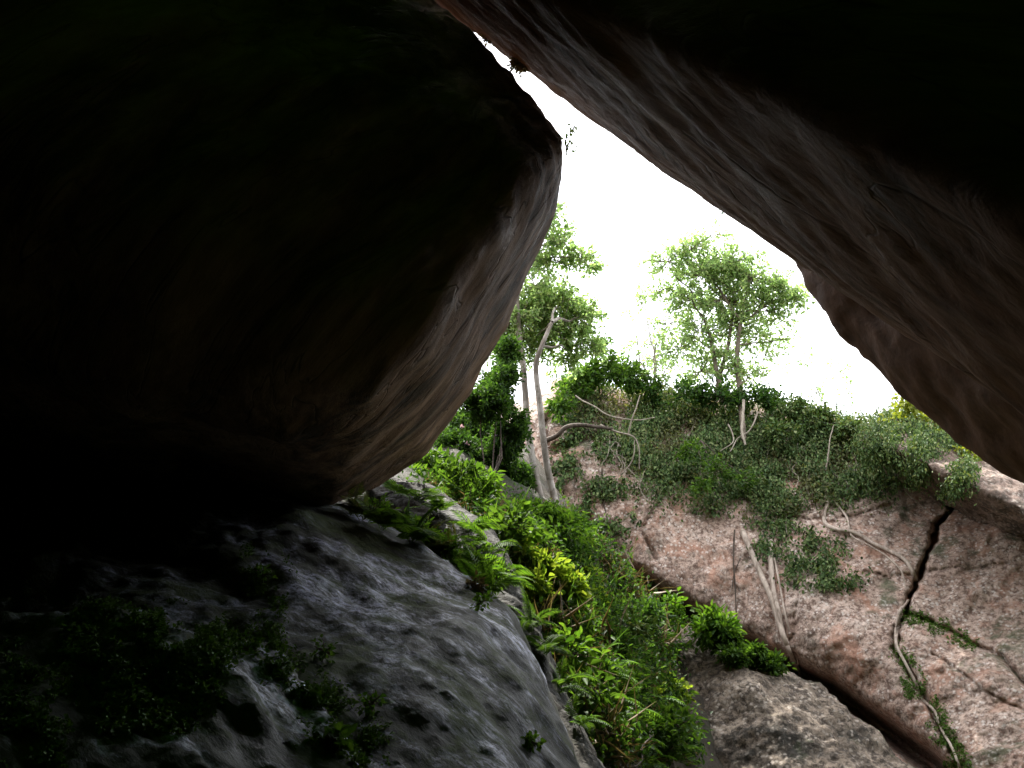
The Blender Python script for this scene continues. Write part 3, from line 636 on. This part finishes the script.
# ------------------------------------------------------------------ gully plants
FL = None
def on(px, py, only=None, fallback=12):
    h = cast(px, py, only); return (h[0], h[1]) if h else (P(px, py, fallback), Vector((0, -.5, .8)))
GS = [hill, ledge, slope, cliff, lowb]
def patch_stuff(name, label, cat, pts, mat, L, W, height, per):
    p = np.array([tuple(a[0]) for a in pts]); n = np.array([tuple(a[1]) for a in pts]); p = np.repeat(p, per, 0); n = np.repeat(n, per, 0); m = len(p)
    B = p + np.abs(rng.normal(size=(m, 1)))*height*(n*.4+np.array([0, -.15, .7])) + rng.normal(size=(m, 3))*height*.5
    o = leaves(name, B, rng.normal(size=(m, 3))*.8+np.array([0, -.2, .3]), rng.normal(size=(m, 3))*.5+np.array([0, -.3, .8]), L*rng.uniform(.5, 1.3, m), W*rng.uniform(.6, 1.2, m), M[mat])
    tag(o, label, cat, kind='stuff'); return o
GP = [(400,480),(440,492),(530,515),(570,515),(610,560),(650,590),(690,620),(670,660),(672,690),(700,768),(600,768),(570,720),(545,660),(520,600),(470,530),(430,500)]
patch_stuff('undergrowth', 'tangled dark leafy undergrowth filling the gully between the boulders', 'undergrowth', scatter(GP, 6000, [hill, cliff], -.05, .03, 1.0, 6), 'dark', .075, .02, .12, 3)
patch_stuff('undergrowth', 'lighter green leafy undergrowth scattered through the gully', 'undergrowth', scatter(GP, 1800, [hill, cliff], .2, .035, 8.0, 6), 'mid', .085, .022, .14, 3)
patch_stuff('leaf_litter', 'dry brown stems and fallen leaves between the gully plants', 'leaf litter', scatter(GP, 5000, [hill, cliff], -.1, .04, 15.0, 6), 'dry', .10, .009, .07, 3)
bush('shrub', 'brilliant sunlit yellow green shrub at the centre of the gully', 'shrub', on(545,600,[hill])[0],
     [ch(515,553,.45,20,12,24,20), ch(540,572,.45,24,13,34,20), ch(562,590,.45,24,14,34,20), ch(530,592,.45,18,13,22,18), ch(585,575,.45,16,11,16,18), ch(590,598,.45,16,10,14,18), ch(505,540,.45,12,10,12,18)], 'bright', .095, .024, flat=.6)
bush('shrub', 'light green feathery shrub around the foot of the twin tree', 'shrub', on(560,560,[hill])[0],
     [ch(540,515,.45,22,12,34,24), ch(565,522,.45,22,13,34,24), ch(530,535,.45,18,12,26,22), ch(580,540,.45,16,10,20,22), ch(515,515,.45,16,12,24,22)], 'fern', .085, .016, flat=.8)
bush('shrub', 'dark bamboo like bush on the shaded bank right of the sunlit shrub', 'shrub', on(620,640,[hill])[0],
     [ch(600,612,.45,22,16,34,24), ch(625,628,.45,22,14,34,24), ch(610,645,.45,22,14,30,22)], 'dark', .09, .014, flat=.4)
def ferngroup(label, pix, count, length, mat, only=None, **k):
    fern(label, [on(x, y, only) for x, y in pix], count, length, mat, **k)
ferngroup('lush bright green fern at the top of the lower gully thicket', [(585,668),(605,662),(625,668),(600,680)], 12, .62, 'fern', [hill], lean=(0,-.5,.1))
ferngroup('wide green fern in the middle of the lower gully thicket', [(600,705),(625,700),(650,705),(615,720)], 12, .6, 'fern', [hill], lean=(0,-.5,.1))
ferngroup('green fern at the very bottom of the gully', [(630,745),(655,740),(670,755),(645,765)], 12, .5, 'fern', [hill], lean=(0,-.5,0))
ferngroup('small fern leaning over the edge of the wet boulder', [(560,668),(572,690)], 10, .42, 'fern', [hill, ledge], lean=(-.3,-.4,0))
ferngroup('dark broad fern below the crevice at the left tip of the blotched boulder', [(655,640),(668,650),(672,625)], 9, .6, 'mid', [hill, cliff, lowb], leaf=.24, wr=.13)
bush('shrub', 'young light green plant beside the left flank of the blotched boulder', 'shrub', on(672,720,[hill])[0],
     [ch(668,686,.35,14,9,12,14), ch(680,694,.35,10,8,8,12), ch(655,700,.35,12,9,8,12)], 'bright', .10, .03, flat=.8)
bush('shrub', 'bright leafy bush filling the bottom of the gully', 'shrub', on(620,768,[hill])[0],
     [ch(590,672,.4,22,12,20,18), ch(624,684,.4,24,14,24,18), ch(612,718,.4,24,14,22,18), ch(655,728,.35,18,14,18,18)], 'fern', .08, .014, flat=.8)
def tuft(label, px, py, n, L, W, mat, only=None, name='grass_tuft', cat='grass tuft', group=None):
    p, nn = on(px, py, only or [hill]); root = empty(name, p); tag(root, label, cat, group)
    B = np.array([tuple(p)]*n)+rng.normal(size=(n, 3))*.14; D = rng.normal(size=(n, 3))*.7+np.array([0, -.35, .6])
    leaves('blade', B, D, rng.normal(size=(n, 3))+np.array([0, -1., .2]), L*rng.uniform(.4, 1.2, n), W, M[mat], root, .06)
    return root
GT = 'clumps of dry brown stems among the gully plants'
for (x, y) in [(536,640),(548,655),(575,715),(590,745),(608,760),(655,645),(640,605),(625,590),(560,705),(600,655)]:
    tuft('clump of thin dry brown stems among the gully plants', x, y, 80, .45, .0045, 'dry', group=GT)
GG = 'tufts of long green blades on the gully slope'
for (x, y) in [(500,540),(520,530),(575,560),(470,520),(610,600),(565,640),(640,665),(440,500),(585,620)]:
    tuft('tuft of long narrow green blades on the gully slope', x, y, 60, .38, .008, 'mid', group=GG)
for lab, x, y, L, W, n, m in [
    ('big soft leaved plant at the upper left of the sunlit shrub', 498, 560, .111, .027, 22, 'mid'),
    ('broad leaved plant between the feathery shrub and the sunlit shrub', 560, 555, .108, .027, 20, 'fern'),
    ('large dark leaved plant under the deep crevice', 640, 640, .114, .027, 22, 'dark'),
    ('pale broad leaved plant glinting in the middle of the gully', 622, 652, .105, .027, 18, 'ivy'),
    ('glossy broad leaved plant near the bottom right of the gully', 668, 752, .105, .027, 20, 'mid'),
    ('broad leaved plant beside the grey strip of ledge rock', 556, 690, .102, .027, 18, 'fern'),
    ('round leaved plant low on the left of the gully', 575, 735, .102, .027, 18, 'mid'),
    ('leafy plant beneath the dark flowering shrub', 455, 505, .105, .027, 22, 'mid')]:
    p, nn = on(x, y, [hill]); bush('plant', lab, 'plant', p, [(p+nn*.15+Vector((0, -.05, .22)), (.28, .24, .22), n, 9)], m, L, W, stem=.006, flat=.8)
ferngroup('fern in the shade directly below the sunlit shrub', [(548,625),(560,640)], 12, .5, 'mid', [hill], lean=(0,-.5,.1))
ferngroup('fern spreading right of the dark bamboo like bush', [(640,630),(650,612)], 11, .55, 'fern', [hill, cliff], lean=(0,-.5,.1))
ferngroup('pale fern among the dry stems at the bottom left of the gully', [(598,740),(612,752)], 11, .42, 'fern', [hill, ledge], lean=(0,-.5,.1))
# crevice plants
CR = [lowb, cliff, hill]
bush('shrub', 'dense green cushion of plants lying along the crevice above the blotched boulder', 'shrub', on(740,650,CR)[0],
     [cl(705,628,15.4,16,10,26,22), cl(725,640,15.1,18,11,36,24), cl(750,655,14.9,18,10,36,24), cl(772,664,14.8,14,8,24,22), cl(735,656,14.7,14,8,20,22)], 'mid', .085, .022, flat=.8)
bush('shrub', 'upright bright green plant at the dark mouth of the crevice', 'shrub', on(712,640,CR)[0],
     [cl(712,620,15.2,14,9,14,16), cl(702,632,15.1,9,8,9,14), cl(724,628,15.0,10,8,10,14)], 'fern', .13, .03, flat=.3)
bush('shrub', 'small bright plant with a pale stem left of the crevice mouth', 'shrub', on(680,640,CR)[0],
     [cl(672,606,14.9,9,9,7,12), cl(676,622,14.9,7,8,6,10)], 'fern', .11, .03, twig='drytwig')
# ferns on the wet boulder rim
SL = [slope, ledge, hill]
ferngroup('yellowish fern hanging just beneath the tip of the hanging boulder', [(352,515),(362,520)], 10, .36, 'olive', SL, lean=(.1,-.5,0))
ferngroup('row of green ferns arching over the upper rim of the wet boulder', [(385,528),(400,532),(412,540),(395,520)], 12, .48, 'fern', SL, lean=(.1,-.5,0))
ferngroup('olive fern clump in the shade at the middle of the boulder rim', [(428,545),(440,556),(452,560)], 12, .46, 'olive', SL, lean=(.1,-.5,0))
ferngroup('green fern where the boulder rim meets the grey ledge', [(462,570),(478,582),(490,592)], 11, .44, 'fern', SL, lean=(.2,-.5,0))
ferngroup('large fern drooping over the right side of the grey ledge', [(470,530),(490,552),(505,575)], 10, .5, 'fern', SL, lean=(-.1,-.5,0))
ferngroup('dark fern on the lower strip of the grey ledge', [(530,625),(545,655),(560,690),(578,725)], 10, .42, 'mid', SL, lean=(-.1,-.5,0))
ferngroup('feathery fern on top of the grey ledge', [(415,500),(438,512),(400,496)], 11, .42, 'mid', SL)
bush('shrub', 'tangle of green shoots along the rim of the wet boulder', 'shrub', on(450,560,SL)[0],
     [cl(405,528,8.0,24,14,26,20), cl(440,548,7.8,26,14,30,20), cl(475,565,7.8,22,14,26,20), cl(375,510,8.5,18,12,18,18), cl(495,580,7.9,14,12,16,18)], 'fern', .05, .011, flat=.8)
bush('shrub', 'small red leaved plant on the boulder rim', 'shrub', on(475,590,SL)[0], [cl(474,588,7.0,9,5,8,10)], 'dry', .045, .016)
# moss and small plants on the wet boulder
WS = [slope, lobe]
creeper('moss', 'carpet of tiny green leaves on the low boulder in the bottom left', 'moss',
    scatter([(100,600),(150,600),(200,620),(245,640),(225,665),(200,700),(180,730),(120,735),(90,690),(60,640)], 5200, WS, -.05, .03, 1.0, 10), .019, .0075, 'moss', .012, .1, 3)
creeper('moss', 'sparse tiny leaves at the far left of the low boulder', 'moss',
    scatter([(0,640),(60,640),(70,700),(60,768),(0,768)], 700, WS, .0, .03, 6.0, 8), .016, .007, 'moss', .012, .1, 3)
creeper('moss', 'mossy band along the step between the low boulder and wet boulder', 'moss',
    scatter([(240,545),(275,560),(285,610),(275,650),(310,670),(340,700),(380,740),(395,768),(330,768),(300,700),(250,640),(245,600)], 1500, WS, .04, .035, 4.0, 8), .020, .0075, 'moss', .014, .1, 3)
def sprig(label, px, py, only, n, L, W, mat, size=.12, name='plant', cat='plant'):
    size *= .7; L *= .75; W *= .7
    p, nn = on(px, py, only); c = p + nn*size*.6 + Vector((0, 0, size*.4))
    return bush(name, label, cat, p, [(c, (size, size, size*.8), n, 7)], mat, L, W, stem=.003, flat=.8)
sprig('small green seedling in the lower middle of the wet boulder', 372, 716, WS, 9, .04, .018, 'fern', .08)
sprig('broad leaf seedling at the bottom of the step beside the low boulder', 328, 752, WS, 6, .055, .026, 'mid', .06)
sprig('tuft of leaves on the step above the low boulder', 322, 662, WS, 10, .035, .015, 'mid', .09)
sprig('small bright leaves growing near the right rim of the wet boulder', 530, 752, WS, 9, .04, .018, 'fern', .08)
sprig('little plant sprouting on the upper right rim of the wet boulder', 478, 612, SL, 8, .05, .018, 'fern', .09)
sprig('tiny leaves in the shaded hollow left of the wet face', 258, 585, WS, 12, .035, .015, 'mid', .1)
# plants on the roofs
def hang_plant(label, px, py, d, rx, ry, tw, per, mat, L, W, name='plant', root=None):
    bush(name, label, 'plant', root or at(px, py-ry, d), [cl(px, py, d, rx, ry, tw, per)], mat, L, W, stem=.005)
hang_plant('brown tuft of roots and leaves hanging from the left end of the roof rock', 521, 62, 9.2, 9, 9, 44, 14, 'dry', .05, .010, 'hanging_tuft')
hang_plant('small dark sprig hanging in the narrow top slit of sky', 486, 40, 9.4, 5, 3, 10, 9, 'dry', .04, .012, 'hanging_tuft')
hang_plant('single green seedling clinging under the rim of the roof rock', 729, 202, 8.35, 5, 7, 7, 7, 'fern', .05, .014)
hang_plant('little leafy sprig poking from behind the tip of the hanging boulder', 566, 148, 7.6, 5, 12, 5, 5, 'tree', .04, .014)
hang_plant('tiny sprig below the narrow slit between the two great rocks', 574, 128, 7.9, 6, 3, 3, 5, 'tree', .035, .012)
# ------------------------------------------------------------------ roots, vines, branches
def along(pix, off, only=CL):
    out = []
    for x, y in pix:
        h = cast(x, y, only); out.append(h[0] + h[1]*off)
    return out
def root_thing(name, label, cat, lines, mat='root', only=CL):
    first = along(lines[0][0][:1], .02, only)[0]; r = empty(name, first); tag(r, label, cat)
    for pix, r0, r1 in lines:
        pts = along(pix, max(r0*.8, .05), only); rr = np.linspace(r0, r1, len(pts)); p, q_ = smooth_path(pts, rr, 5)
        tubes('strand', [(p, q_)], M[mat], r, 7)
    return r
root_thing('hanging_root', 'long pale winding root crossing the cliff from the ivy to the big crack', 'root',
    [([(820,468),(824,488),(828,505),(826,520),(836,531),(856,535),(872,545),(890,553),(905,562),(913,573),(914,584)], .042, .03),
     ([(826,492),(836,505),(846,520),(852,536),(866,546),(886,558),(900,572),(905,590)], .02, .012)])
root_thing('hanging_root', 'pale root dropping down the dark crack to the bottom edge', 'root',
    [([(914,582),(910,596),(900,612),(897,630),(899,646),(908,662),(918,680),(926,698),(938,712),(946,730),(956,748),(964,768),(972,790)], .027, .017),
     ([(905,600),(896,618),(892,640),(902,658),(914,676),(930,706),(940,730),(952,752),(960,775)], .018, .014)])
root_thing('hanging_root', 'thick pair of straight roots leaning into the deep crevice', 'root',
    [([(743,533),(752,553),(762,575),(772,598),(780,622),(788,645),(797,662),(806,674)], .055, .04),
     ([(770,543),(771,565),(774,590),(779,612),(786,636),(792,652),(800,668)], .05, .03),
     ([(774,560),(780,585),(786,610),(790,640),(800,662)], .02, .015)])
root_thing('vine', 'thin dark vine hanging down the pink rock left of the straight roots', 'vine',
    [([(734,532),(733,560),(736,590),(738,622),(741,640)], .016, .010), ([(740,560),(734,575),(733,590)], .010, .008)], 'twig')
root_thing('vine', 'slender dark stem climbing the rock right of the twin tree', 'vine',
    [([(601,470),(604,500),(610,530),(618,550)], .016, .010)], 'twig')
random.seed(21)
for k in range(16):
    x = random.uniform(600, 880); y = random.uniform(410, 450); pix = []
    for q in range(random.randint(5, 9)):
        pix.append((x, y)); x += random.gauss(2, 6); y += random.uniform(8, 16)
    if all(cast(a, b, CL) for a, b in pix):
        o = empty('vine', along(pix[:1], .15)[0]); tag(o, 'thin bare stem trailing down through the ivy on the cliff', 'vine', 'bare stems trailing through the ivy')
        p, q_ = smooth_path(along(pix, .16), np.linspace(.012, .006, len(pix)), 4); tubes('strand', [(p, q_)], M['drytwig'], o, 5)
def free_branch(name, label, cat, lines, mat):
    r = empty(name, lines[0][0][0]); tag(r, label, cat)
    for pts, r0, r1 in lines:
        p, q_ = smooth_path(pts, np.linspace(r0, r1, len(pts)), 5); p = [v+Vector((noise.noise(v*3), 0, noise.noise(v*3+Vector((5,5,5)))))*.03 for v in p]
        tubes('limb', [(p, q_)], M[mat], r, 6)
    return r
free_branch('dead_branch', 'dark arched branch at the left top of the cliff', 'branch',
    [([A(547,440,18.6),A(558,436,18.4),A(566,428,18.4),A(580,425,18.5),A(596,426,18.6),A(612,428,18.9)], .05, .03)], 'twig')
free_branch('dead_branch', 'bare pale twiggy branch spreading over the ivy', 'branch',
    [([A(600,425,19),A(618,432,18.8),A(636,440,18.7),A(640,470,18.6)], .02, .012), ([A(628,436,18.8),A(634,415,18.8),A(640,395,19)], .018, .01), ([A(620,475,18.6),A(632,462,18.6),A(634,440,18.7)], .014, .01), ([A(575,395,19.4),A(600,410,19),A(628,420,18.8),A(655,418,18.9)], .015, .008)], 'drytwig')
free_branch('dead_branch', 'forked pale branch hanging down below the cliff top tree', 'branch',
    [([A(744,400,19.5),A(742,425,19.1),A(746,445,18.9)], .03, .02), ([A(758,412,19.3),A(750,430,19.1),A(737,440,19),A(730,452,18.9)], .015, .010), ([A(728,424,19.2),A(734,440,19),A(720,452,18.9)], .015, .008)], 'drytwig')
free_branch('dead_branch', 'leaning thin dry stick standing in the rim shrub', 'branch',
    [([A(826,470,18.6),A(829,445,18.8),A(834,425,19)], .018, .008)], 'drytwig')
free_branch('dead_branch', 'bare twig curving out from the ridge boulder into the sky', 'branch',
    [([A(925,425,17.8),A(908,412,17.9),A(895,398,18),A(889,392,18)], .014, .006)], 'twig')
# ------------------------------------------------------------------ light
EL, AZ = math.radians(60), math.radians(-12)
sd = Vector((math.sin(AZ)*math.cos(EL), math.cos(AZ)*math.cos(EL), math.sin(EL)))
sl = bpy.data.lights.new('sun', 'SUN'); sl.energy = 3.5; sl.angle = math.radians(.6); sl.color = (1, .95, .86)
so = bpy.data.objects.new('sun', sl); COL.objects.link(so); so.rotation_euler = (-sd).to_track_quat('-Z', 'Y').to_euler(); so.location = (0, 10, 30)
w = bpy.data.worlds.new('World'); S.world = w; w.use_nodes = True; t = w.node_tree; t.nodes.clear()
out = N(t, 'ShaderNodeOutputWorld'); bg = N(t, 'ShaderNodeBackground'); t.links.new(bg.outputs[0], out.inputs[0])
sky = N(t, 'ShaderNodeTexSky'); sky.sky_type = 'NISHITA'; sky.sun_disc = False; sky.sun_elevation = EL; sky.sun_rotation = AZ
sky.air_density = 1.0; sky.dust_density = 4.0; sky.ozone_density = 1.0
tc = N(t, 'ShaderNodeTexCoord')
cf = ramp(t, noise_n(t, tc.outputs['Generated'], 2.2, 8, .6), [(.30, .55), (.6, .95)])
col = mix(t, cf, sky.outputs[0], (9.0, 9.2, 9.6))
t.links.new(col, bg.inputs['Color']); bg.inputs['Strength'].default_value = .15
S.view_settings.view_transform = 'Standard'; S.view_settings.look = 'None'; S.view_settings.exposure = 1.75; S.view_settings.gamma = 1
S.render.engine = 'CYCLES'
c = S.cycles; c.max_bounces = 8; c.diffuse_bounces = 5; c.glossy_bounces = 3; c.transmission_bounces = 4; c.transparent_max_bounces = 4; c.use_denoising = True
c.sample_clamp_indirect = 6; c.caustics_reflective = False; c.caustics_refractive = False
